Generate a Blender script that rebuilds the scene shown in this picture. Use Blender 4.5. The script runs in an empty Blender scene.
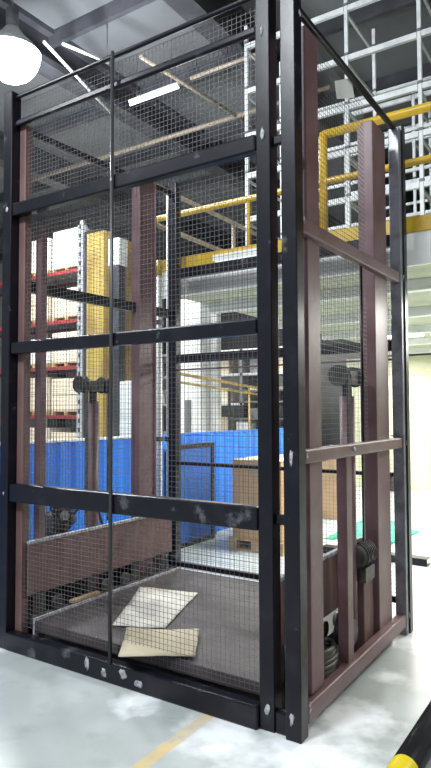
import bpy, math, random
from mathutils import Vector, Matrix
random.seed(4)
sc = bpy.context.scene
col = sc.collection
R = math.radians

# ------------------------------------------------------------------ camera
CX, CY, CH = 3.3308, -2.6218, 1.5
YAW, PIT, ROL, F = -0.5817, 0.0447, -0.0035, 617.95
fw = Vector((math.sin(YAW)*math.cos(PIT), math.cos(YAW)*math.cos(PIT), math.sin(PIT)))
r0 = Vector((math.cos(YAW), -math.sin(YAW), 0)); u0 = r0.cross(fw)
rt = r0*math.cos(ROL)+u0*math.sin(ROL); up = -r0*math.sin(ROL)+u0*math.cos(ROL)
CAM = Vector((CX, CY, CH))
def at(x, y, ax, v):
    d = fw + rt*((x-215.5)/F) - up*((y-384)/F)
    return CAM + d*((v-CAM[ax])/d[ax])
cd = bpy.data.cameras.new('camera'); cam = bpy.data.objects.new('camera', cd); col.objects.link(cam)
cd.sensor_fit = 'VERTICAL'; cd.sensor_height = 24; cd.lens = F/768*24; cd.clip_end = 200
M4 = Matrix((rt, up, -fw)).transposed().to_4x4(); M4.translation = CAM
cam.matrix_world = M4
sc.camera = cam

# ------------------------------------------------------------------ materials
def mat(name, c, rough=.5, metal=0., noise=0., nscale=8., c2=None, nlo=.45, nhi=.65, bump=0., bscale=60., stretch=None, spec=.5):
    m = bpy.data.materials.new(name); m.use_nodes = True
    nt = m.node_tree; b = nt.nodes['Principled BSDF']
    b.inputs['Base Color'].default_value = (*c, 1); b.inputs['Roughness'].default_value = rough
    b.inputs['Metallic'].default_value = metal; b.inputs['Specular IOR Level'].default_value = spec
    g = nt.nodes.new('ShaderNodeNewGeometry'); src = g.outputs['Position']
    if stretch:
        mp = nt.nodes.new('ShaderNodeMapping'); mp.inputs['Scale'].default_value = stretch
        nt.links.new(src, mp.inputs['Vector']); src = mp.outputs['Vector']
    if c2 is not None:
        n = nt.nodes.new('ShaderNodeTexNoise'); n.inputs['Scale'].default_value = nscale; n.inputs['Detail'].default_value = 6
        nt.links.new(src, n.inputs['Vector'])
        rp = nt.nodes.new('ShaderNodeValToRGB')
        rp.color_ramp.elements[0].position = nlo; rp.color_ramp.elements[0].color = (*c, 1)
        rp.color_ramp.elements[1].position = nhi; rp.color_ramp.elements[1].color = (*c2, 1)
        nt.links.new(n.outputs['Fac'], rp.inputs['Fac']); nt.links.new(rp.outputs['Color'], b.inputs['Base Color'])
    if bump:
        n2 = nt.nodes.new('ShaderNodeTexNoise'); n2.inputs['Scale'].default_value = bscale
        bp = nt.nodes.new('ShaderNodeBump'); bp.inputs['Strength'].default_value = bump; bp.inputs['Distance'].default_value = .01
        nt.links.new(src, n2.inputs['Vector']); nt.links.new(n2.outputs['Fac'], bp.inputs['Height']); nt.links.new(bp.outputs['Normal'], b.inputs['Normal'])
    return m
def emit(name, c, s):
    m = bpy.data.materials.new(name); m.use_nodes = True
    b = m.node_tree.nodes['Principled BSDF']; b.inputs['Base Color'].default_value = (*c, 1)
    b.inputs['Emission Color'].default_value = (*c, 1); b.inputs['Emission Strength'].default_value = s
    return m
K = {}
K['black'] = mat('black_paint', (.005,.005,.010), .3, c2=(.017,.017,.024), nscale=7, nlo=.55, nhi=.8, bump=.05, bscale=14, spec=.32)
def rubbed(m, c=(.11,.11,.125), lo=.69, hi=.76):
    nt = m.node_tree; b = nt.nodes['Principled BSDF']; old = b.inputs['Base Color'].links[0].from_socket
    g = nt.nodes.new('ShaderNodeNewGeometry'); n = nt.nodes.new('ShaderNodeTexNoise'); n.inputs['Scale'].default_value = 5.5; n.inputs['Detail'].default_value = 9; n.inputs['Roughness'].default_value = .62
    nt.links.new(g.outputs['Position'], n.inputs['Vector'])
    r = nt.nodes.new('ShaderNodeMapRange'); r.inputs[1].default_value = lo; r.inputs[2].default_value = hi; nt.links.new(n.outputs['Fac'], r.inputs[0])
    x = nt.nodes.new('ShaderNodeMix'); x.data_type = 'RGBA'; nt.links.new(r.outputs[0], x.inputs['Factor']); nt.links.new(old, x.inputs[6]); x.inputs[7].default_value = (*c, 1)
    nt.links.new(x.outputs[2], b.inputs['Base Color'])
rubbed(K['black'], lo=.62, hi=.72)
K['wire'] = mat('dull_wire', (.12,.115,.125), .5, .2)
K['maroon'] = mat('maroon_primer', (.125,.062,.068), .42, c2=(.18,.108,.118), nscale=5, nlo=.4, nhi=.75, bump=.1, bscale=30)
K['plate'] = mat('maroon_plate', (.115,.06,.058), .6, c2=(.165,.095,.09), nscale=4, stretch=(1,6,.8), nlo=.35, nhi=.7)
K['weld'] = mat('weld_dust', (.42,.42,.45), .8, c2=(.2,.2,.23), nscale=40)
K['deck'] = mat('deck_steel', (.04,.031,.034), .6, c2=(.085,.07,.072), nscale=6, nlo=.4, nhi=.75, bump=.25, bscale=45)
K['iron'] = mat('greasy_iron', (.02,.02,.021), .45, c2=(.06,.055,.05), nscale=14)
K['silver'] = mat('silver_grey_steel', (.22,.23,.26), .35, .3, c2=(.12,.12,.14), nscale=8)
K['rod'] = mat('dull_rod', (.05,.05,.055), .35, .3)
K['zinc'] = mat('bright_zinc', (.74,.76,.76), .5, c2=(.6,.62,.63), nscale=8)
K['galv'] = mat('galvanised', (.55,.57,.57), .45, .1, c2=(.42,.44,.45), nscale=10)
K['grey'] = mat('grey_steel', (.16,.165,.17), .5, c2=(.1,.1,.11), nscale=8)
K['dgrey'] = mat('dark_grey_steel', (.035,.036,.042), .6, c2=(.06,.06,.07), nscale=3)
K['yellow'] = mat('yellow_paint', (.62,.40,.02), .4, c2=(.52,.33,.03), nscale=10)
K['yellowd'] = mat('dusty_yellow_paint', (.50,.36,.09), .55, c2=(.36,.22,.07), nscale=5, stretch=(1,1,.4))
K['tan'] = mat('tan_pipe', (.33,.27,.19), .5, c2=(.25,.21,.16), nscale=8)
K['red'] = mat('red_beam', (.24,.03,.035), .45, c2=(.17,.02,.025), nscale=9)
K['white'] = mat('white_paint', (.84,.85,.83), .5, c2=(.78,.79,.77), nscale=4)
K['cream'] = mat('cream_wall', (.62,.62,.44), .6, c2=(.55,.55,.39), nscale=2)
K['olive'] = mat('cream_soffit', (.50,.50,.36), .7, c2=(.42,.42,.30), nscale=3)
K['blue'] = mat('blue_sheet', (.012,.20,.78), .4, c2=(.01,.15,.66), nscale=2, stretch=(1,2,.3))
K['bluedark'] = mat('blue_board', (.008,.085,.34), .5, c2=(.006,.06,.27), nscale=3)
K['card'] = mat('cardboard', (.42,.27,.14), .8, c2=(.36,.23,.12), nscale=4)
K['cardp'] = mat('pale_cardboard', (.42,.37,.27), .8, c2=(.36,.31,.22), nscale=5)
K['paper'] = mat('off_white_paper', (.62,.60,.55), .8, c2=(.48,.46,.42), nscale=5)
K['film'] = mat('white_stretch_film', (.78,.79,.78), .35, c2=(.62,.62,.58), nscale=3)
K['carton'] = mat('pale_carton', (.55,.47,.36), .75, c2=(.62,.56,.46), nscale=2)
K['wood'] = mat('raw_timber', (.42,.29,.15), .7, c2=(.30,.20,.10), nscale=9)
K['teal'] = mat('teal_tarpaulin', (.05,.42,.26), .55, c2=(.03,.33,.21), nscale=6, bump=.4, bscale=14)
K['brass'] = mat('gauge_face', (.72,.72,.7), .4)
K['tube'] = emit('lamp_tube', (1,.98,.93), 14)
K['dimtube'] = emit('ceiling_tube', (.85,.92,1), 1.3)
K['lens'] = emit('lamp_lens', (.9,.94,1), 60)
# floor: pale grey epoxy with grime, white grinding dust near the cage and a worn yellow line
def floor_mat():
    m = bpy.data.materials.new('floor_epoxy'); m.use_nodes = True
    nt = m.node_tree; N = nt.nodes.new; L = nt.links.new
    b = nt.nodes['Principled BSDF']; b.inputs['Roughness'].default_value = .38
    g = N('ShaderNodeNewGeometry'); P = g.outputs['Position']
    def noise(s, d=5):
        n = N('ShaderNodeTexNoise'); n.inputs['Scale'].default_value = s; n.inputs['Detail'].default_value = d; L(P, n.inputs['Vector']); return n.outputs['Fac']
    def ramp(f, a, ca, bb, cb):
        r = N('ShaderNodeValToRGB'); e = r.color_ramp.elements
        e[0].position = a; e[0].color = (*ca, 1); e[1].position = bb; e[1].color = (*cb, 1); L(f, r.inputs['Fac']); return r.outputs['Color']
    def mix(f, a, c):
        x = N('ShaderNodeMix'); x.data_type = 'RGBA'; L(f, x.inputs['Factor']); L(a, x.inputs[6])
        if isinstance(c, tuple): x.inputs[7].default_value = (*c, 1)
        else: L(c, x.inputs[7])
        return x.outputs[2]
    def mth(op, a, c):
        x = N('ShaderNodeMath'); x.operation = op; x.use_clamp = False
        for i, v in enumerate((a, c)):
            if isinstance(v, (int, float)): x.inputs[i].default_value = v
            else: L(v, x.inputs[i])
        return x.outputs[0]
    base = ramp(noise(1.6, 9), .3, (.34,.375,.37), .7, (.45,.485,.48))
    base = mix(ramp(noise(6, 10), .55, (0,0,0), .72, (.35,.35,.35)), base, (.24,.27,.27))
    nz = noise(9, 12)
    tot = None
    for (x, y, rad) in ((2.13,-.05,.42),(2.17,.3,.28),(1.75,-.15,.28),(2.2,1.5,.22),(-.12,-.12,.2),(1.2,-.12,.16),(2.2,.9,.12),(1.05,-1.35,.22),(2.25,-.28,.22)):
        vm = N('ShaderNodeVectorMath'); vm.operation = 'DISTANCE'; L(P, vm.inputs[0]); vm.inputs[1].default_value = (x, y, 0)
        w = mth('SUBTRACT', 1.0, mth('DIVIDE', vm.outputs['Value'], rad))
        tot = w if tot is None else mth('MAXIMUM', tot, w)
    f = mth('ADD', tot, mth('MULTIPLY', mth('SUBTRACT', nz, .5), 1.6))
    base = mix(ramp(f, .0, (0,0,0), .75, (.9,.9,.9)), base, (.86,.88,.9))
    sx = N('ShaderNodeSeparateXYZ'); L(P, sx.inputs[0])
    ln = mth('MULTIPLY', mth('LESS_THAN', mth('ABSOLUTE', mth('SUBTRACT', sx.outputs['X'], 1.585), 0), .032), mth('LESS_THAN', sx.outputs['Y'], -.02))
    ln = mth('MULTIPLY', ln, ramp(nz, .35, (.25,.25,.25), .6, (.8,.8,.8)))
    base = mix(ln, base, (.66,.47,.17))
    L(base, b.inputs['Base Color'])
    return m
K['floor'] = floor_mat()
# diagonal free striped tube: yellow and black bands along Y
def stripe_mat():
    m = bpy.data.materials.new('hazard_bands'); m.use_nodes = True
    nt = m.node_tree; N = nt.nodes.new; L = nt.links.new; b = nt.nodes['Principled BSDF']; b.inputs['Roughness'].default_value = .25
    g = N('ShaderNodeNewGeometry'); s = N('ShaderNodeSeparateXYZ'); L(g.outputs['Position'], s.inputs[0])
    a = N('ShaderNodeMath'); a.operation = 'ADD'; L(s.outputs['Y'], a.inputs[0]); a.inputs[1].default_value = 9.97
    d = N('ShaderNodeMath'); d.operation = 'MODULO'; L(a.outputs[0], d.inputs[0]); d.inputs[1].default_value = 1.1
    e = N('ShaderNodeMath'); e.operation = 'LESS_THAN'; L(d.outputs[0], e.inputs[0]); e.inputs[1].default_value = .7
    x = N('ShaderNodeMix'); x.data_type = 'RGBA'; L(e.outputs[0], x.inputs['Factor'])
    x.inputs[6].default_value = (.72,.55,.02,1); x.inputs[7].default_value = (.012,.012,.014,1); L(x.outputs[2], b.inputs['Base Color'])
    return m
K['stripe'] = stripe_mat()

# ------------------------------------------------------------------ mesh builder
class MB:
    def __init__(s): s.v = []; s.f = []; s.sm = []
    def add(s, vs, fs, smooth=False):
        o = len(s.v); s.v += [Vector(p) for p in vs]; s.f += [tuple(i+o for i in f) for f in fs]; s.sm += [smooth]*len(fs); return s
    def box(s, x0, x1, y0, y1, z0, z1):
        return s.add([(x0,y0,z0),(x1,y0,z0),(x1,y1,z0),(x0,y1,z0),(x0,y0,z1),(x1,y0,z1),(x1,y1,z1),(x0,y1,z1)],
                     [(3,2,1,0),(4,5,6,7),(0,1,5,4),(1,2,6,5),(2,3,7,6),(3,0,4,7)])
    def bar(s, a, b, w, h, upv=(0,0,1)):
        a = Vector(a); b = Vector(b); d = (b-a).normalized(); u = Vector(upv)
        if abs(d.dot(u)) > .99: u = Vector((0,1,0))
        sd = d.cross(u).normalized(); u = sd.cross(d)
        vs = [p + sd*(i*w/2) + u*(j*h/2) for p in (a, b) for i, j in ((-1,-1),(1,-1),(1,1),(-1,1))]
        return s.add(vs, [(3,2,1,0),(4,5,6,7),(0,1,5,4),(1,2,6,5),(2,3,7,6),(3,0,4,7)][0:6])
    def tube(s, pts, r, n=12):
        pts = [Vector(p) for p in pts]; rr = r if isinstance(r, (list, tuple)) else [r]*len(pts)
        rings = []; prev = None
        for i, p in enumerate(pts):
            d = ((pts[min(i+1, len(pts)-1)] - pts[max(i-1, 0)])).normalized()
            if prev is None:
                u = Vector((0,0,1)) if abs(d.z) < .9 else Vector((1,0,0))
            else: u = prev
            u = (u - d*u.dot(d)).normalized(); prev = u; w = d.cross(u)
            rings.append([p + (u*math.cos(2*math.pi*k/n) + w*math.sin(2*math.pi*k/n))*rr[i] for k in range(n)])
        o = len(s.v); s.v += [q for g in rings for q in g]
        for i in range(len(pts)-1):
            for k in range(n):
                a, b2 = o+i*n+k, o+i*n+(k+1) % n
                s.f.append((a, b2, b2+n, a+n)); s.sm.append(True)
        s.f.append(tuple(o+k for k in reversed(range(n)))); s.sm.append(False)
        s.f.append(tuple(o+(len(pts)-1)*n+k for k in range(n))); s.sm.append(False)
        return s
    def build(s, name, m, parent=None, bevel=0., sub=0):
        off = Vector((0,0,0)); q = parent
        while q is not None: off += q.location; q = q.parent
        me = bpy.data.meshes.new(name); me.from_pydata([tuple(p-off) for p in s.v], [], s.f); me.validate()
        import bmesh
        bm = bmesh.new(); bm.from_mesh(me); bmesh.ops.recalc_face_normals(bm, faces=bm.faces); bm.to_mesh(me); bm.free()
        for p, sm in zip(me.polygons, s.sm): p.use_smooth = sm
        me.materials.append(K[m] if isinstance(m, str) else m)
        o = bpy.data.objects.new(name, me); col.objects.link(o); o.parent = parent
        if bevel:
            b = o.modifiers.new('bevel', 'BEVEL'); b.width = bevel; b.segments = 2; b.limit_method = 'ANGLE'
        if sub:
            b = o.modifiers.new('subdivision', 'SUBSURF'); b.levels = b.render_levels = sub
        return o
def tag(o, label=None, cat=None, group=None, kind=None):
    for k, v in (('label', label), ('category', cat), ('group', group), ('kind', kind)):
        if v: o[k] = v
    return o
def thing(name, loc, label, cat, group=None):
    o = bpy.data.objects.new(name, None); o.empty_display_size = .1; o.location = loc; col.objects.link(o)
    return tag(o, label, cat, group)
def copy_tree(o, parent=None, loc=None):
    c = o.copy(); col.objects.link(c); c.parent = parent
    if loc is not None: c.location = loc
    for ch in list(o.children): copy_tree(ch, c)
    return c
def struct(name, mb, m, parent=None, bevel=0.):
    return tag(mb.build(name, m, parent, bevel), kind='structure')

W, D = 2.054, 1.669
# ================================================================== setting
struct('floor', MB().box(-16,9,-8,15,-.1,0), 'floor')
K['roof'] = mat('roof_sheet', (.145,.15,.158), .6, c2=(.11,.115,.12), nscale=1.2)
K['darkwall'] = mat('dark_cladding', (.03,.032,.034), .7, c2=(.02,.022,.023), nscale=2, stretch=(3,1,.3))
K['farwall'] = mat('far_wall', (.30,.31,.28), .7, c2=(.28,.29,.26), nscale=1.5)
ceil = struct('ceiling', MB().box(-16,9,-8,15,7.2,7.3), 'roof')
for X in (-7.2,-3.75,-1.15,1.6,4.3):
    b = MB().box(X-.16,X+.16,-8,14.9,7.12,7.2).box(X-.03,X+.03,-8,14.9,6.72,7.12).box(X-.16,X+.16,-8,14.9,6.62,6.72)
    struct('roof_girder', b, 'dgrey', ceil)
for Y in (.6,2.1,3.6,5.6,7.6,9.6,11.6):
    struct('roof_purlin', MB().box(-15.9,8.9,Y-.04,Y+.04,6.98,7.2), 'dgrey', ceil)
struct('wall_back', MB().box(-16,9,14.9,15.0,0,7.3), 'darkwall')
struct('wall_left', MB().box(-16,-15.9,-8,15,0,7.3), 'farwall')
struct('wall_right', MB().box(8.9,9,-8,15,0,7.3), 'farwall')
YB = 9.5
pw = struct('wall_partition', MB().box(-1.4,8.9,YB,YB+.12,0,2.57), 'cream')
d1 = struct('door_1', MB().box(-.55,.25,YB-.03,YB,0,2.18), 'cream', None, .005)
dfm = MB().box(-.63,-.55,YB-.05,YB,0,2.26).box(.25,.33,YB-.05,YB,0,2.26).box(-.55,.25,YB-.05,YB,2.18,2.26)
struct('door_frame', dfm, 'olive', d1)
struct('door_handle', MB().tube([(-.47,YB-.03,1.02),(-.47,YB-.08,1.02),(-.36,YB-.08,1.02)],.012,8), 'grey', d1)

# mezzanine storey
ME = -.40
mz = thing('mezzanine', (ME,1.78,2.57), 'raised storey floor with white fascia and cream underside behind the cage', 'mezzanine')
MB().box(ME,8.8,1.84,YB+.3,2.66,2.84).build('deck', 'olive', mz)
MB().box(ME,8.8,1.80,1.84,2.54,2.775).build('fascia', 'white', mz)
for Y in (2.9,4.4,5.9,7.4,8.9):
    MB().box(ME+.04,8.8,Y-.05,Y+.05,2.56,2.66).build('joist', 'white', mz, .004)
tag(MB().box(ME,8.8,1.79,1.84,2.775,2.885).build('toe_board', 'yellow', mz), 'yellow toe board')
for X, Y in ((5.2,1.95),(5.2,5.9)):
    MB().box(X-.1,X+.1,Y-.1,Y+.1,0,2.56).build('column', 'white', mz, .006)
gr = thing('guard_railing', (ME,1.83,2.84), 'yellow tube guard railing along the upper floor edge', 'railing')
Yr = 1.87
MB().tube([(ME,Yr,3.31),(8.6,Yr,3.31)],.028,10).build('mid_rail', 'yellow', gr)
MB().tube([(8.6,Yr,3.69),(1.425,Yr,3.69),(1.408,Yr,3.687),(1.405,Yr,3.67),(1.405,Yr,2.84)],.034,10).build('top_rail', 'yellow', gr)
for X in (ME+.03,.72,3.0,4.6,6.2):
    MB().tube([(X,Yr,2.84),(X,Yr,3.68 if X > 2 else 3.31)],.026 if X > 2 else .015,10).build('post', 'yellow', gr)
gs = thing('guard_railing', (ME,1.95,2.84), 'guard railing in unlit tan tone running back along the open side of the upper floor', 'railing')
for z, n in ((3.68,'top_rail'),(3.3,'mid_rail')):
    MB().tube([(ME+.03,1.95,z),(ME+.03,YB,z)],.024,10).build(n, 'tan', gs)  # unlit look of the yellow railing put into the tan colour
for Y in (3.4,5.0,6.6,8.2):
    MB().tube([(ME+.03,Y,2.84),(ME+.03,Y,3.68)],.024,10).build('post', 'tan', gs)

# ================================================================== lift cage
cage = thing('lift_cage', (0,0,0), 'tall black steel cage of goods lift with wire mesh sides', 'lift cage')
def post(x0,x1,y0,y1,z0,z1,name='post',m='black'):
    # square hollow section with base plate
    return MB().box(x0,x1,y0,y1,z0,z1).build(name, m, cage, .006)
p_fl = post(-.05,.03,-.03,.05,0,3.62)
p_fr = post(1.855,1.935,-.01,.07,0,3.95)
p_cr = post(W-.052,W+.028,-.03,.05,0,3.95)
p_bl = post(.06,.14,D-.06,D+.02,0,3.5)
p_br = post(W-.03,W+.045,D-.035,D+.035,0,3.50)
p_bs = post(W-.04,W+.035,D-.085,D-.035,0,3.47,'corner_stile','silver')  # paler grey strip along the black corner post
p_bs['label'] = 'pale silvery corner stile'
def beam(a, b, w, h, m='black', name='beam'):
    return MB().bar(a, b, w, h).build(name, m, cage, .009)
# front
XF0, XF1 = .03, 1.855
beam((XF0,0.01,2.825),(XF1,0.01,2.825),.06,.085)
beam((XF0,0.01,1.915),(XF1,0.01,1.915),.06,.075)
beam((XF0,0.01,.985),(XF1,0.01,.985),.06,.115)
beam((XF0,0.01,3.405),(XF1,0.01,3.405),.03,.04)
beam((XF0,0.01,3.585),(XF1,0.01,3.585),.025,.025)
beam((XF0,-.0,.056),(XF1,-.0,.056),.07,.112,name='sill')
beam((1.935,.03,2.825),(W-.052,.03,2.825),.03,.05); beam((1.935,.03,.985),(W-.052,.03,.985),.03,.05)
beam((1.935,.03,3.8),(W-.052,.03,3.8),.03,.05); beam((1.935,.02,.05),(W-.052,.02,.05),.05,.1)
MB().tube([(.92,-.03,.10),(.92,-.03,3.585)],.011,8).build('latch_rod', 'rod', cage)
# right side: maroon frame with black top rail
beam((W,.05,3.465),(W,D-.09,3.465),.035,.03)
beam((W,.05,2.395),(W,D-.08,2.415),.05,.075,'maroon')
beam((W,.05,1.285),(W,D-.08,1.285),.05,.07,'maroon')
beam((W,.05,.095),(W,D-.08,.095),.06,.085,'maroon','sill')
for y0,y1,z0,z1 in ((.15,.30,.14,3.44),):
    MB().box(W-.07,W+.0,y0,y1,z0,z1).build('side_stile','maroon',cage,.005)
MB().box(W-.055,W+.005,.615,.695,.137,1.25).build('side_bar','maroon',cage,.004)
MB().tube([(W-.01,.93,1.3),(W-.01,.93,2.38)],.007,6).build('side_rod','black',cage)
# left side
beam((.0,.05,3.405),(.08,D-.06,3.405),.04,.045)
beam((.0,.05,2.345),(.08,D-.06,2.345),.05,.075)
MB().box(.035,.095,.035,.095,.0,3.4).build('side_stile','plate',cage,.004)
beam((.0,.05,.06),(.08,D-.06,.06),.04,.1)
MB().box(-.034,-.024,.055,D-.02,.0,.41).build('kick_plate','black',cage,.002)
# back
beam((.14,D-.02,2.695),(W-.04,D-.02,2.695),.06,.085)
beam((.14,D-.02,1.955),(W-.04,D-.02,1.955),.05,.075)
beam((.14,D-.02,1.86),(W-.04,D-.02,1.86),.02,.015,'maroon')
beam((.14,D-.02,1.06),(W-.04,D-.02,1.06),.03,.03)
beam((.14,D-.02,.21),(W-.04,D-.02,.21),.04,.045)
# mesh panels
def mesh_panel(a, ux, n_u, L, z0, z1, r=.00085, step=.028, nrm=(0,1,0)):
    b = MB(); a = Vector(a); u = Vector(ux); nn = Vector(nrm)
    k = int(L/step)
    for i in range(k+1):
        p = a + u*(i*L/k); b.bar(p+Vector((0,0,z0-a.z)), p+Vector((0,0,z1-a.z)), r*2, r*2, u)
    k = int((z1-z0)/step)
    for i in range(k+1):
        z = z0+(z1-z0)*i/k; p = Vector((a.x,a.y,z)) + nn*.003; b.bar(p, p+u*L, r*2, r*2)
    return b.build('mesh_panel', 'wire', cage)
mesh_panel((XF0,.045,0), (1,0,0), 0, XF1-XF0, .14, 3.57)
mesh_panel((W-.045,.30,0), (0,1,0), 0, .80, 1.32, 3.44, nrm=(1,0,0))
mesh_panel((-.02,.06,0), (0,1,0), 0, D-.10, .42, 3.38, nrm=(1,0,0))
mesh_panel((.14,D-.045,0), (1,0,0), 0, W-.18, .235, 2.65, nrm=(0,-1,0))
# welds and grinding marks
def weld(x,y,z,r=.018,p=cage,sq=(1,1,1)):
    b = MB(); n, mrow = 8, 5; vs = []; fs = []
    for i in range(mrow+1):
        t = math.pi*i/mrow
        for k in range(n):
            a = 2*math.pi*k/n; j = 1+random.uniform(-.5,.4)
            vs.append((x+r*j*sq[0]*math.sin(t)*math.cos(a), y+r*j*sq[1]*math.sin(t)*math.sin(a), z+r*j*sq[2]*math.cos(t)))
    for i in range(mrow):
        for k in range(n): fs.append((i*n+k, i*n+(k+1)%n, (i+1)*n+(k+1)%n, (i+1)*n+k))
    b.add(vs, fs, True).build('weld_mark','weld',p)
for x,y,z,sq in ((-.01,-.03,2.83,(1.2,.2,1.4)),(1.895,-.012,2.86,(1,.2,2.4)),(1.895,-.012,3.38,(1,.2,2.2)),(1.895,-.012,3.60,(.8,.2,2.0)),
              (W+.028,.03,3.42,(.2,1,1.6)),(W+.025,.06,2.42,(.3,.8,1.6)),(W+.04,D-.04,2.42,(.2,1,1.5)),(W+.025,.07,1.29,(.3,1,1.3)),(W+.028,.68,1.29,(.3,2,1)),
              (W+.04,D-.03,1.28,(.2,1.2,1.5)),(W+.028,.07,.12,(.3,1.4,2.6)),(W-.01,-.03,1.28,(1,.2,3)),(W-.02,-.03,.1,(1,.2,2.4)),(1.9,-.012,.1,(1.4,.2,2)),
              (.75,-.036,.075,(2.0,.2,3.2)),(.88,-.036,.05,(1.8,.2,1.9)),(1.02,-.036,.075,(2.4,.2,2.2)),(1.13,-.036,.045,(2.4,.2,1.6)),(-.01,-.03,.98,(.8,.2,1)),(.92,-.04,2.83,(.7,.3,.9)),(W+.04,D-.03,.12,(.2,1.2,2.4))):
    weld(x,y,z,.011,cage,sq)

# ================================================================== lifting masts, one each side
def mast(label, ycol, yn, x0, x1, near):
    m = thing('lift_mast', ((x0+x1)/2, ycol, 0), label, 'lift mast', 'lift masts')
    # I-section guide column
    c = MB()
    f = .018
    c.box(x0,x1,ycol-.11,ycol-.11+f,0,3.42).box(x0,x1,ycol+.11-f,ycol+.11,0,3.42).box((x0+x1)/2-.03,(x0+x1)/2+.03,ycol-.11+f,ycol+.11-f,0,3.42)
    c.build('guide_column','maroon',m,.003)
    if near:
        MB().box(*near, 0, 2.75).build('guide_column','maroon',m,.004)
    return m
mast('maroon steel guide columns inside the left side of the cage', 1.27, None, .03, .115, (.066,.121,.15,.205))
mr = thing('lift_mast', (2.0,1.33,0), 'wide maroon guide column inside the right side of the cage beside the silvery corner post', 'lift mast', 'lift masts')
MB().box(1.955,2.035,1.20,1.45,0,3.38).build('guide_column','maroon',mr,.005)
MB().box(1.925,1.955,1.22,1.43,.02,3.36).build('guide_lip','maroon',mr,.003)

def cylinder(label, x, y, zt):
    c = thing('hydraulic_cylinder', (x,y,0), label, 'hydraulic cylinder', 'lift cylinders')
    MB().box(x-.05,x+.05,y-.07,y+.07,0,.02).build('foot_plate','maroon',c)
    MB().tube([(x,y,.02),(x,y,zt-.12)],.045,16).build('barrel','maroon',c)
    MB().tube([(x,y,zt-.12),(x,y,zt-.03)],.03,16).build('rod','iron',c)
    MB().box(x-.045,x+.045,y-.07,y+.07,zt-.05,zt+.03).build('yoke','iron',c,.005)
    MB().tube([(x,y-.16,zt),(x,y+.16,zt)],.016,10).build('axle','iron',c)
    for s in (-1,1):
        yy = y+s*.115
        b = MB().tube([(x,yy-.03,zt),(x,yy-.022,zt),(x,yy-.022,zt),(x,yy+.022,zt),(x,yy+.022,zt),(x,yy+.03,zt)],[.062,.062,.052,.052,.062,.062],20)
        b.build('chain_wheel','iron',c)
        for t in (-1,1):
            if t*s > 0:
                MB().bar((x+.052,yy,.70),(x+.052,yy,zt),.012,.022,(0,1,0)).build('lift_chain','iron',c)
    return c
cylinder('maroon hydraulic cylinder topped by dark chain wheels inside the left mesh side', .07, .69, 1.70)
cylinder('maroon hydraulic cylinder topped by a dark chain wheel head behind the right side bars', 1.945, .93, 1.71)
# ================================================================== platform
pf = thing('lift_platform', (1.0,.8,0), 'dark steel lift platform with upright maroon side plates resting at the bottom of the cage', 'lift platform')
dk = MB().box(.20,1.84,.055,1.60,.12,.185)
dk.build('deck','deck',pf,.004)
MB().box(.185,.20,.055,1.6,.10,.20).build('deck_edge','weld',pf)
for x0,x1 in ((.124,.138),(1.872,1.886)):
    MB().box(x0,x1,.055,1.56,.33,.665).build('side_plate','plate',pf,.002)
    MB().box(x0-.007,x1+.007,.055,1.56,.655,.675).build('plate_rim','weld',pf,.002)
    for y in (.16,.62,1.1,1.45):
        MB().box(x0,x1,y-.04,y+.04,.15,.34).build('bracket','iron',pf,.002)
    xi = .162 if x0 < 1 else 1.857
    for y in (.28,.75,.95,1.25):
        MB().tube([(xi-.013,y,.245),(xi+.013,y,.245)],.045,14).build('roller','iron',pf)
MB().box(.140,.185,.08,1.55,.13,.20).build('side_ledge','iron',pf)
MB().box(1.842,1.870,.08,1.55,.13,.20).build('side_ledge','iron',pf)
# sheets lying on the deck
def sheet(name, pts, z, m, label, cat, n=10, amp=.006, seed=0):
    rnd = random.Random(seed); b = MB(); vs = []; fs = []
    a, bb, c, d = [Vector((p.x,p.y,0)) for p in pts]
    for lvl in (0,1):
        for i in range(n+1):
            for j in range(n+1):
                u, v = i/n, j/n
                p = (a*(1-u)+bb*u)*(1-v) + (d*(1-u)+c*u)*v
                p += Vector((rnd.uniform(-1,1),rnd.uniform(-1,1),0))*.004 if lvl == 0 and (i in (0,n) or j in (0,n)) else Vector((0,0,0))
                h = amp*(1+math.sin(u*5+seed)*math.cos(v*4+seed))
                vs.append((p.x,p.y,z+h+lvl*.004))
    N = (n+1)*(n+1)
    for i in range(n):
        for j in range(n):
            q = i*(n+1)+j
            fs.append((q,q+1,q+n+2,q+n+1)); fs.append((N+q,N+q+n+1,N+q+n+2,N+q+1))
    bd = [i*(n+1) for i in range(n)]+[n*(n+1)+j for j in range(n)]+[i*(n+1)+n for i in range(n,0,-1)]+[j for j in range(n,0,-1)]
    for k in range(len(bd)):
        q, w = bd[k], bd[(k+1)%len(bd)]; fs.append((q,w,N+w,N+q))
    o = b.add(vs, fs, True).build(name, m); return tag(o, label, cat)
ZP = .186
sheet('paper_sheet', [at(x,y,2,ZP) for x,y in ((112,627),(165,629),(198,594),(140,588))], ZP, 'paper', 'off white paper sheet lying askew on the lift deck behind the tan cardboard', 'paper', seed=1)
sheet('cardboard_sheet', [at(x,y,2,ZP+.02) for x,y in ((118,657),(195,657),(199,630),(127,629))], ZP+.016, 'cardp', 'flat tan cardboard sheet lying nearest the front edge of the lift deck', 'cardboard', seed=2)
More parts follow.
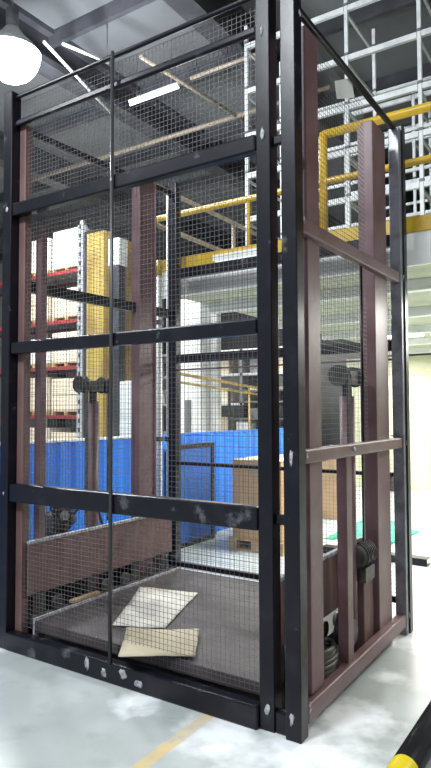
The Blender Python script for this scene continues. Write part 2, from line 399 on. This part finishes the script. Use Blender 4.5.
# pump and valve clutter
def motor(name, loc, ax, label, cat, s=1.0, g=None):
    x,y,z = loc; t = thing(name, (x,y,0), label, cat, g)
    a = Vector(ax)
    def P(k): return tuple(Vector((x,y,z))+a*k*s)
    MB().tube([P(-.11),P(-.10),P(.07),P(.08)],[.06*s,.075*s,.075*s,.06*s],18).build('motor_body','iron',t)
    fins = MB()
    for k in range(6): fins.tube([P(-.085+k*.027),P(-.077+k*.027)],.084*s,18)
    fins.build('cooling_fins','iron',t)
    MB().tube([P(.08),P(.14)],.04*s,14).build('pump_head','grey',t)
    MB().box(x-.06*s,x+.06*s,y-.08*s,y+.08*s,z-.16*s,z-.07*s).build('pump_foot','iron',t,.004)
    return t
PX = -.14
G = at(69,515,0,PX+.09)
m1 = motor('hydraulic_pump', (PX,G.y-.02,.70), (0,1,0), 'dark hydraulic pump with pale round gauge above the left maroon plate', 'pump')
MB().box(PX-.08,PX+.08,G.y-.20,G.y+.18,.0,.545).build('oil_tank','iron',m1,.008)
gd = Vector((.80,-.6,.02))
MB().box(PX-.03,PX+.05,G.y-.08,G.y+.08,.66,G.z+.07).build('valve_block','iron',m1,.008)
MB().tube([(PX+.06,G.y,.60),(PX+.06,G.y,G.z)],.018,10).build('gauge_stem','grey',m1)
q = Vector((PX+.065,G.y-.02,G.z))
g1 = MB().tube([q,q+gd*.02],.042,18).build('gauge','iron',m1)
MB().tube([q+gd*.02,q+gd*.024],.034,18).build('gauge_dial','brass',g1)
MB().tube([(PX,G.y+.10,.70),(PX+.02,G.y+.22,.84),(PX,G.y+.36,.80),(PX-.01,G.y+.46,.58),(PX-.01,G.y+.5,.02)],.012,8).build('oil_hose','iron',m1)
m2 = motor('hydraulic_pump', (1.975,1.045,.635), (0,1,0), 'dark hydraulic pump body seen between the lower right side bars', 'pump', .98)
MB().box(1.935,2.005,1.01,1.18,.0,.48).build('oil_tank','plate',m2,.006)
MB().tube([(1.99,.795,.24),(1.99,.795,.24),(2.02,.795,.24)],[.0,.08,.07],18).tube([(1.93,.795,.24),(1.99,.795,.24)],.08,18).build('drive_housing','iron',m2)
def coil(name, cx, cy, r, turns, z0, tr, m, label, cat):
    pts = []
    for i in range(int(turns*16)+1):
        a = 2*math.pi*i/16; rr = r*(1+.12*math.sin(i*.7)); pts.append((cx+rr*.45*math.cos(a), cy+rr*math.sin(a), z0+tr+ i/16*tr*1.6))
    return tag(MB().tube(pts, tr, 8).build(name, m), label, cat)
coil('hose_coil', 1.965,.46,.13,12,.0,.013,'iron','coil of dark hydraulic hose inside the lower right side frame next to the front corner','hose')
tag(MB().box(.142,.182,.40,.66,.203,.222).build('timber_offcut','wood',None,.002),'ochre timber offcut tucked under the left maroon plate','timber')
# paper note wired to the upper right mesh
nt_pts = [at(x,y,0,W) for x,y in ((338,80),(354,77),(357,97),(340,98))]
b = MB(); vs = []
for dx in (.0,.004):
    for p in nt_pts: vs.append((W-.02+dx, p.y, p.z))
tag(b.add(vs,[(3,2,1,0),(4,5,6,7),(0,1,5,4),(1,2,6,5),(2,3,7,6),(3,0,4,7)]).build('paper_note','film'),'blank white paper note fixed to the upper right mesh of the cage','note')

# pipes behind the back-left corner
def conduit(x, y, zt, zc, label, cap=None):
    t = thing('conduit_pipe', (x,y,0), label, 'pipe', 'white conduit pipes')
    MB().tube([(x,y,0),(x,y,zt)],.025,12).build('pipe','white',t)
    for z in zc: MB().box(x-.03,x+.03,y-.03,y+.03,z-.02,z+.02).build('clamp','iron',t,.003)
    if cap: MB().tube([(x,y,zt),(x,y,zt+.14)],.028,12).build('cap','yellow',t)
conduit(-.11,1.70,2.72,(1.26,2.3),'white vertical conduit with yellow cap left of the back corner post',True)
conduit(.0,1.70,3.46,(1.26,2.35),'taller white vertical conduit touching the back corner post')

# hazard striped tube on the floor
ht = thing('barrier_tube', (2.56,.5,0), 'yellow and black banded barrier tube lying on floor in lower right corner', 'barrier tube')
MB().tube([(2.56,-.7,.058),(2.56,2.2,.058)],.058,24).build('tube','stripe',ht)
for y in (-.7,2.2): MB().tube([(2.56,y-.012 if y<0 else y,.058),(2.56,y if y<0 else y+.012,.058)],.05,24).build('end_cap','iron',ht)

# ================================================================== ground behind the cage
def pallet(x0,x1,y0,y1,label,group=None,h=.13):
    t = thing('wooden_pallet', ((x0+x1)/2,(y0+y1)/2,0), label, 'pallet', group)
    n = 6; w = (y1-y0)/(n*1.35)
    for i in range(n):
        y = y0+(y1-y0-w)*i/(n-1); MB().box(x0,x1,y,y+w,h-.02,h).build('top_board','wood',t)
    for i in range(3):
        x = x0+(x1-x0-.1)*i/2; MB().box(x,x+.1,y0,y1,.02,h-.02).build('runner','wood',t)
    for i in range(3):
        y = y0+(y1-y0-w)*i/2; MB().box(x0,x1,y,y+w,0,.02).build('bottom_board','wood',t)
    return t
pallet(-.30,.36,3.15,4.15,'wooden pallet under the big brown carton behind the cage')
cb = thing('carton', (.03,3.65,.13), 'big brown cardboard carton on pallet behind the cage', 'carton')
MB().box(-.27,.33,3.18,4.12,.131,.97).build('box_body','card',cb,.008)
MB().box(-.27,.33,3.18,3.64,.971,.978).build('flap','cardp',cb); MB().box(-.27,.33,3.66,4.12,.971,.978).build('flap','cardp',cb)
MB().box(.0,.05,3.176,4.12,.979,.981).build('tape','tan',cb)
MB().box(.0,.05,3.176,3.179,.80,.979).build('tape','tan',cb)
c2 = thing('carton', (-.37,5.55,0), 'brown cardboard carton further back, behind the teal tarpaulin', 'carton')
MB().box(-.75,.0,5.5,6.1,.0,.90).build('box_body','card',c2,.008)
MB().box(-.75,.0,5.5,5.79,.901,.907).build('flap','cardp',c2); MB().box(-.75,.0,5.81,6.1,.901,.907).build('flap','cardp',c2)
# blue hoarding running back along the left
YS = [-.6,.55,1.7,2.45]
XB = -.87
def hoard(y0,y1,label,h=1.235):
    t = thing('blue_hoarding_panel', (XB,(y0+y1)/2,0), label, 'hoarding', 'blue hoarding panels')
    b = MB(); n = int((y1-y0)/.045); vs = []; fs = []
    for i in range(n+1):
        y = y0+(y1-y0)*i/n; o = .008*(1 if (i//2)%2 else -1)
        for X in (XB+o+.006, XB+o-.006): vs += [(X,y,.03),(X,y,h)]
    for i in range(n):
        k = i*4
        fs += [(k,k+4,k+5,k+1),(k+2,k+3,k+7,k+6),(k+1,k+5,k+7,k+3),(k,k+2,k+6,k+4)]
    fs += [(0,1,3,2),(n*4,n*4+2,n*4+3,n*4+1)]
    b.add(vs,fs).build('sheet','blue',t)
    MB().box(XB-.045,XB-.018,y0+.05,y0+.09,0,h-.02).box(XB-.045,XB-.018,y1-.09,y1-.05,0,h-.02).build('stay','iron',t)
    MB().box(XB-.02,XB+.02,y0,y1,h,h+.022).build('top_rail','white' if y0 < 1.5 else 'blue',t)
labs = ['bright blue corrugated hoarding panel nearest the left cage post','bright blue corrugated hoarding panel seen behind the left guide columns','bright blue corrugated hoarding panel seen next to the back-left corner post','bright blue corrugated hoarding panel furthest back behind the brown carton']
for (y0,y1),l in zip(((-.7,.75),(.77,2.2),(2.22,3.7),(3.72,5.6)),labs): hoard(y0,y1,l)
bd = thing('framed_board', (-.72,3.1,0), 'dark framed blue board leaning upright in front of the bright blue hoarding', 'board')
MB().box(-.79,-.765,2.78,3.50,.03,1.10).build('panel','bluedark',bd)
fb = MB().box(-.80,-.75,2.74,2.79,0,1.14).box(-.80,-.75,3.50,3.56,0,1.14).box(-.80,-.75,2.79,3.50,1.09,1.14).box(-.80,-.75,2.79,3.50,0,.05)
fb.build('frame','black',bd,.004)
# teal tarpaulin heap, white sheet, steel channel
def heap(name, x0,x1,y0,y1,h,m,label,cat,seed,nx=22,ny=18):
    from mathutils import noise
    vs = []; fs = []
    for i in range(nx+1):
        for j in range(ny+1):
            u, v = i/nx, j/ny; e = min(1,6*min(u,1-u))*min(1,6*min(v,1-v))
            nz = noise.noise(Vector((u*4+seed,v*4,seed)))*.5+noise.noise(Vector((u*11,v*11+seed,1)))*.2+.55
            wob = noise.noise(Vector((u*3+seed*2,v*3,7)))*.10*(1-e)
            vs.append((x0+(x1-x0)*u+wob, y0+(y1-y0)*v+wob, max(.004,h*e*nz)+.003))
    for i in range(nx):
        for j in range(ny):
            q = i*(ny+1)+j; fs.append((q,q+ny+1,q+ny+2,q+1))
    o = MB().add(vs,fs,True).build(name,m)
    s = o.modifiers.new('thickness','SOLIDIFY'); s.thickness = .003
    return tag(o,label,cat)
heap('tarpaulin', .36,1.16,4.2,5.3,.17,'teal','teal green tarpaulin heaped on floor behind the cage','tarpaulin',3)
heap('plastic_sheet', .55,1.15,3.70,4.1,.10,'film','white plastic sheet crumpled on floor in front of teal tarpaulin','plastic sheet',5)
sch = MB().box(.62,1.72,3.52,3.53,0,.07).box(.62,1.72,3.53,3.66,.0,.01).box(.62,1.72,3.53,3.66,.06,.07)
tag(sch.build('steel_channel','black',None,.002),'black steel channel lying on floor behind the cage in front of white plastic','steel channel')
tag(MB().box(-.62,-.2,8.9,9.2,0,.26).box(-.64,-.18,8.88,9.22,.26,.29).build('crate','iron',None,.006),'low dark crate standing on floor against the cream wall','crate')

# ================================================================== galvanised racks on the upper floor
def upper_rack(Y0, Y1, uprights, levels, label, top):
    t = thing('storage_rack', (uprights[0],Y0,2.84), label, 'rack', 'upper floor racks')
    for X in uprights:
        for Y in (Y0,Y1):
            b = MB().box(X-.019,X+.019,Y-.019,Y+.019,2.86,top).box(X-.06,X+.06,Y-.06,Y+.06,2.84,2.86)
            u = b.build('upright','zinc',t)
            for z in levels: MB().box(X-.023,X+.023,Y-.023,Y+.023,z+.028,z+.058).build('connector','grey',t)
        for z in levels:
            MB().box(X-.013,X+.013,Y0+.024,Y1-.024,z-.06,z-.034).build('tie_bar','galv',t)
    for z in levels:
        for a, c in zip(uprights[:-1],uprights[1:]):
            MB().box(a+.024,c-.024,Y0-.02,Y0+.02,z-.03,z+.028).build('beam','zinc',t)
            MB().box(a+.024,c-.024,Y1-.015,Y1+.015,z-.018,z+.018).build('beam','zinc',t)
upper_rack(3.6,4.5,(-.30,.95,1.72,3.0),(3.30,3.76,4.28,4.76,5.30,5.85),'pale galvanised storage rack nearest the yellow railing on upper floor',6.1)
upper_rack(6.0,6.9,(.0,1.0,2.3),(3.5,4.1,4.7,5.3,5.9),'pale galvanised storage rack further back on the upper floor',6.1)

# ================================================================== far left: red pallet racking with loads
pr_ = thing('pallet_rack', (-8.7,8.5,0), 'tall pallet rack with red beams and pale uprights at far left', 'pallet rack')
LV = (1.43,2.63,3.77,5.0)
UX = (-12.3,-9.95,-7.5)
for X in UX:
    for Y in (8.0,9.0):
        b = MB().box(X-.05,X+.05,Y-.04,Y+.04,0,6.15)
        u = b.build('upright','galv',pr_)
        h = MB(); z = .2
        while z < 6.1:
            h.box(X-.018,X+.018,Y-.042,Y-.038,z,z+.05); z += .15
        h.build('slot_row','dgrey',u)
    b = MB(); z = .3; k = 0
    while z < 5.6:
        a, c = (8.04,8.96) if k % 2 else (8.96,8.04); b.bar((X,a,z),(X,c,z+.8),.03,.03); z += .8; k += 1
    b.build('brace','galv',pr_)
for z in LV:
    for a, c in zip(UX[:-1],UX[1:]):
        for Y in (8.0,9.0): MB().box(a+.05,c-.05,Y-.03,Y+.03,z-.09,z).build('beam','red',pr_)
    for k in range(0,1):
        MB().box(UX[0]+.05,UX[-1]-.05,8.03,8.97,z-.04,z-.005).build('shelf_board','grey',pr_)
cartlab = {}
def load(x0,x1,z,h,m,name,label,cat,Y0=8.05,Y1=8.85):
    t = thing(name, ((x0+x1)/2,(Y0+Y1)/2,z), label, cat, 'loads on the pallet rack')
    MB().box(x0,x1,Y0,Y1,z+.10,z+h).build('stack','%s'%m,t,.02)
    b = MB()
    for i in range(3):
        x = x0+(x1-x0-.1)*i/2; b.box(x,x+.1,Y0,Y1,z,z+.08)
    b.box(x0,x1,Y0,Y1,z+.08,z+.10).build('pallet','wood',t)
    if m == 'carton':
        b = MB(); zz = z+.10+(h-.1)/2
        b.box(x0-.002,x1+.002,Y0-.004,Y0,zz-.012,zz+.012)
        b.build('seam','tan',t)
lname = {5.0:'top shelf',3.77:'third shelf',2.63:'second shelf',1.43:'lowest shelf',0:'floor level'}
pos = {0:'left of the pair in the nearer bay',1:'right of the pair in the nearer bay'}
for z, hs in ((5.0,(.95,1.05)),(3.77,(.85,.8)),(2.63,(.75,.85)),(1.43,(.95,.9)),(0,(1.1,1.0))):
    for k,(x0,x1) in enumerate(((-9.85,-8.75),(-8.6,-7.6))):
        film = z == 5.0 or (z == 2.63 and k == 0)
        side = 'left' if k == 0 else 'right'
        load(x0,x1,z,hs[k],'film' if film else 'carton','pallet_load',
             ('white wrapped' if film else 'pale carton')+' pallet load on the %s of the red beamed rack, %s of two'%(lname[z],side),'pallet load')
# yellow columns and mast between them
def ycol(x0,x1,zt,label):
    t = thing('yellow_column', ((x0+x1)/2,5.0,0), label, 'column')
    MB().box(x0,x1,4.9,5.1,0,zt).build('shaft','yellowd',t,.01)
    MB().box(x0-.01,x1+.01,4.84,5.16,0,.03).build('base_plate','iron',t)
    MB().box(x0-.005,x1+.005,4.87,5.13,zt,zt+.03).build('cap_plate','iron',t)
ycol(-4.24,-3.84,4.55,'wide dusty yellow steel column seen through the left half of the front mesh')
ycol(-3.55,-3.33,4.3,'narrow dusty yellow steel column right of the wide yellow one')
dp = thing('steel_post', (-3.255,4.6,0), 'dark grey steel post with white head box standing between the two yellow columns', 'post')
MB().box(-3.350,-3.160,4.52,4.68,0,3.790).build('shaft','dgrey',dp,.006); MB().box(-3.370,-3.140,4.50,4.70,3.790,4.220).build('head_box','film',dp,.01)
wc = thing('wrapped_stack', (-2.550,4.2,0), 'white film wrapped stack standing in front of the narrow yellow column', 'wrapped stack')
MB().box(-2.670,-2.430,4.0,4.35,.12,1.940).build('wrap','film',wc,.02); MB().box(-2.690,-2.410,3.98,4.37,0,.12).build('pallet','wood',wc)
gp = thing('perforated_post', (-4.44,5.0,0), 'pale perforated steel post left of the wide yellow column', 'post')
MB().box(-4.50,-4.38,4.94,5.06,0,4.75).build('shaft','galv',gp,.004)
h = MB(); z = .2
while z < 4.7: h.box(-4.46,-4.42,4.935,4.94,z,z+.07); z += .16
h.build('slot_row','dgrey',gp); MB().box(-4.56,-4.32,4.90,5.10,0,.02).build('base_plate','iron',gp)
MB().box(-4.36,-4.26,4.96,5.04,0,4.6).build('channel','dgrey',gp)

# middle distance seen under the cage beams: white pillar, machines, yellow rail
wp = thing('white_pillar', (-4.17,8.0,0), 'white pillar with tall grey door plate seen beyond the back corner post', 'pillar')
MB().box(-4.55,-3.96,7.9,8.4,0,3.9).build('shaft','white',wp,.01)
MB().box(-4.36,-4.2,7.88,7.9,.4,1.75).build('door_plate','grey',wp,.004)
w2 = thing('white_pillar', (-3.78,8.2,0), 'slimmer white pillar right of the one with grey door plate', 'pillar')
MB().box(-3.86,-3.70,8.1,8.3,0,3.75).build('shaft','white',w2,.01)
MB().box(-3.89,-3.67,8.07,8.33,0,.04).build('base','grey',w2)
mc = thing('machine_cabinet', (-2.9,8.5,0), 'dark grey machine cabinet with shelves seen above the blue hoarding', 'machine')
MB().box(-3.64,-1.95,8.3,9.2,0,.9).build('base_cabinet','dgrey',mc,.01)
MB().box(-3.64,-1.95,9.1,9.2,.9,1.95).build('back_panel','grey',mc)
for z in (1.35,1.7,1.93): MB().box(-3.62,-1.97,8.45,9.1,z-.02,z+.02).build('shelf','grey',mc)
for x in (-3.62,-2.8,-2.0): MB().box(x-.02,x+.02,8.45,8.5,.9,1.95).build('upright','dgrey',mc)
for i,(x,z,w,hh,m,l) in enumerate(((-3.45,1.37,.26,.25,'dgrey','dark case on machine cabinet shelf near the white pillars'),(-3.0,1.37,.4,.2,'grey','grey case in the middle of the machine cabinet shelf'),(-2.45,1.37,.3,.26,'iron','black case at the right end of machine cabinet shelf'),(-3.35,.91,.3,.38,'film','white box standing on the machine cabinet worktop'))):
    tag(MB().box(x-w/2,x+w/2,8.55,8.9,z,z+hh).build('equipment_case',m,None,.01),l,'case')
yr = thing('overhead_rail', (-2,6,0), 'pale yellow double rail on posts crossing behind the back mesh', 'rail')
A = at(176,373,1,4.2); B = at(262,389,1,8.0); zc = (A.z+B.z)/2
for o,rr in ((0,.024),(.12,.02)):
    MB().tube([(A.x,A.y,A.z-o),(B.x,B.y,B.z-o)],rr,10).build('rail','yellowd',yr)
for k in (.80,):
    p = A.lerp(B,k); MB().tube([(p.x,p.y,0),(p.x,p.y,p.z-.02)],.018,10).build('post','yellowd',yr)
# far clutter: long grey rack along the back
fr = thing('stock_shelving', (-6,12,0), 'long grey stock shelving along the dark back wall', 'shelving')
for X in (-8.6,-6.9,-5.2,-3.5):
    MB().box(X-.04,X+.04,11.6,12.4,0,3.2).build('end_frame','grey',fr)
for z in (.15,.9,1.7,2.5,3.15): MB().box(-8.6,-3.5,11.6,12.4,z-.03,z+.03).build('shelf','galv',fr)
i = 0
for z in (.18,.93,1.73,2.53):
    for X in (-8.2,-7.6,-6.5,-5.9,-4.8,-4.2):
        i += 1
        m = ('carton','film','cardp','grey')[i % 4]
        tag(MB().box(X-.22,X+.22,11.75,12.25,z,z+.42).build('storage_box',m,None,.01),
            'small box among the stock on the long grey shelving at the back','box','boxes on the grey shelving')
# light partition screen far behind (pale back wall of lower hall)
K['hallwall'] = mat('dim_hall_wall', (.15,.155,.14), .7, c2=(.11,.115,.105), nscale=1.5)
struct('wall_hall', MB().box(-14,-1.5,13.6,13.7,0,3.3), 'hallwall')

# ================================================================== ceiling fittings
hb = thing('high_bay_lamp', (-2.97,2.32,6.0), 'glaring round high bay lamp hanging at the upper left', 'lamp')
lx, ly, lz = -2.97, 2.32, 6.0
MB().tube([(lx,ly,lz+.02),(lx,ly,lz+.10),(lx,ly,lz+.24),(lx,ly,lz+.34)],[.36,.30,.16,.09],24).build('reflector','galv',hb)
MB().tube([(lx,ly,lz+.34),(lx,ly,lz+.58)],.08,16).build('ballast','grey',hb)
MB().tube([(lx,ly,lz+.58),(lx,ly,7.18)],.012,8).build('hanger','grey',hb)
vs = []; fs = []; n = 24
for i in range(8):
    t = math.pi/2*i/7.3
    for k in range(n): vs.append((lx+.345*math.cos(t)*math.cos(2*math.pi*k/n), ly+.345*math.cos(t)*math.sin(2*math.pi*k/n), lz+.018-.36*math.sin(t)))
for i in range(7):
    for k in range(n): fs.append((i*n+k,i*n+(k+1)%n,(i+1)*n+(k+1)%n,(i+1)*n+k))
fs.append(tuple(range(n)))
fs.append(tuple(7*n+k for k in range(n)))
MB().add(vs,fs,True).build('lens','lens',hb)
def tubelight(a, b, label, m='dimtube', drop=None):
    a = Vector(a); b = Vector(b); t = thing('tube_light', ((a+b)/2), label, 'tube light', 'tube lights')
    MB().tube([a,b],.02,10).build('tube',m,t); u = Vector((0,0,.05))
    MB().bar(a+u,b+u,.07,.05).build('batten','white',t)
    if drop:
        for k in (.15,.85):
            p = a.lerp(b,k); MB().tube([p+Vector((0,0,.07)),(p.x,p.y,drop)],.006,6).build('hanger','grey',t)
tubelight((-3.24,4.86,6.5),(-2.25,4.86,6.5),'white tube light hanging under the roof above the cage',drop=7.19)
tubelight((.45,1.758,2.757),(.92,1.758,2.757),'short tube light mounted on white fascia just behind the back mesh','dimtube')
tubelight((.2,6.3,2.58),(1.0,6.3,2.58),'tube light under the upper floor right of the cage','tube',drop=2.66)
def pipe(pts, r, m, label):
    t = thing('roof_pipe', pts[0], label, 'pipe')
    MB().tube(pts, r, 10).build('pipe', m, t)
    for k in (.96,):
        p = Vector(pts[0]).lerp(Vector(pts[-1]),k); MB().tube([p,(p.x,p.y,7.19)],.008,6).build('hanger','grey',t)
pipe([(-8.0,6.15,6.5),(-.3,6.15,6.5)],.035,'tan','long tan pipe under the roof crossing above the front upper beam')
pipe([(-2.0,4.83,6.55),(-.55,4.83,6.55)],.03,'tan','shorter tan pipe under the roof near the upper rack')
pipe([(-2.2,3.9,6.5),(-1.95,6.6,6.5)],.03,'tan','tan branch pipe under roof running away from the camera')
pipe([(-3.06,2.91,6.5),(-3.72,5.0,6.5)],.022,'white','thin white pipe slanting under the roof right of the glaring lamp')
pipe([(-2.82,3.02,6.45),(-2.62,3.7,6.45)],.022,'white','short white pipe under the roof nearest the glaring lamp')

# ================================================================== light
def area(loc, size, power, color=(1,1,1), rot=(0,0,0), sy=None, spread=None):
    l = bpy.data.lights.new('area','AREA'); l.energy = power; l.color = color; l.size = size
    if sy: l.shape = 'RECTANGLE'; l.size_y = sy
    if spread: l.spread = spread
    o = bpy.data.objects.new('scene_light',l); o.location = loc; o.rotation_euler = rot; col.objects.link(o); return o
def lamp(loc, power, color=(1,1,1), r=.3):
    l = bpy.data.lights.new('lamp','POINT'); l.energy = power; l.color = color; l.shadow_soft_size = r
    o = bpy.data.objects.new('scene_light',l); o.location = loc; col.objects.link(o); return o
lamp((-2.97,2.32,5.2),800,(.88,.93,1),.25)
area((1.0,-3.6,5.6),1.0,330,(.92,.97,1),rot=(R(32),0,0))  # added fill with no fixture, tilted to brighten the white fascia
area((6.0,-1.2,5.5),1.0,150,(.94,.98,1),rot=(R(32),0,0))  # unseen fill added for the fascia and the right side frame
area((-2.2,-2.6,5.6),.8,170,(.92,.97,1))  # unseen fill added for the floor at left
area((-7.5,5.0,5.9),1.2,700,(.98,1,.97))  # fill added to brighten the far left background
area((-8.2,6.6,6.2),1.0,120,(1,.99,.94),rot=(R(40),0,0))  # extra light added to brighten the red rack and its loads
area((-5,10.5,5.8),1.2,420,(1,1,.95))
for X,Y,p in ((.8,3.4,85),(3.0,3.6,110),(1.2,6.4,160),(3.6,6.4,170),(-.2,8.3,80)):
    area((X,Y,2.5),1.2,p,(1,.99,.93),sy=.2)
w = bpy.data.worlds.new('world'); sc.world = w; w.use_nodes = True
bg = w.node_tree.nodes['Background']; bg.inputs['Color'].default_value = (.85,.92,1,1); bg.inputs['Strength'].default_value = .55

sc.view_settings.view_transform = 'Standard'; sc.view_settings.look = 'None'
sc.view_settings.gamma = 1; sc.view_settings.exposure = 0.0
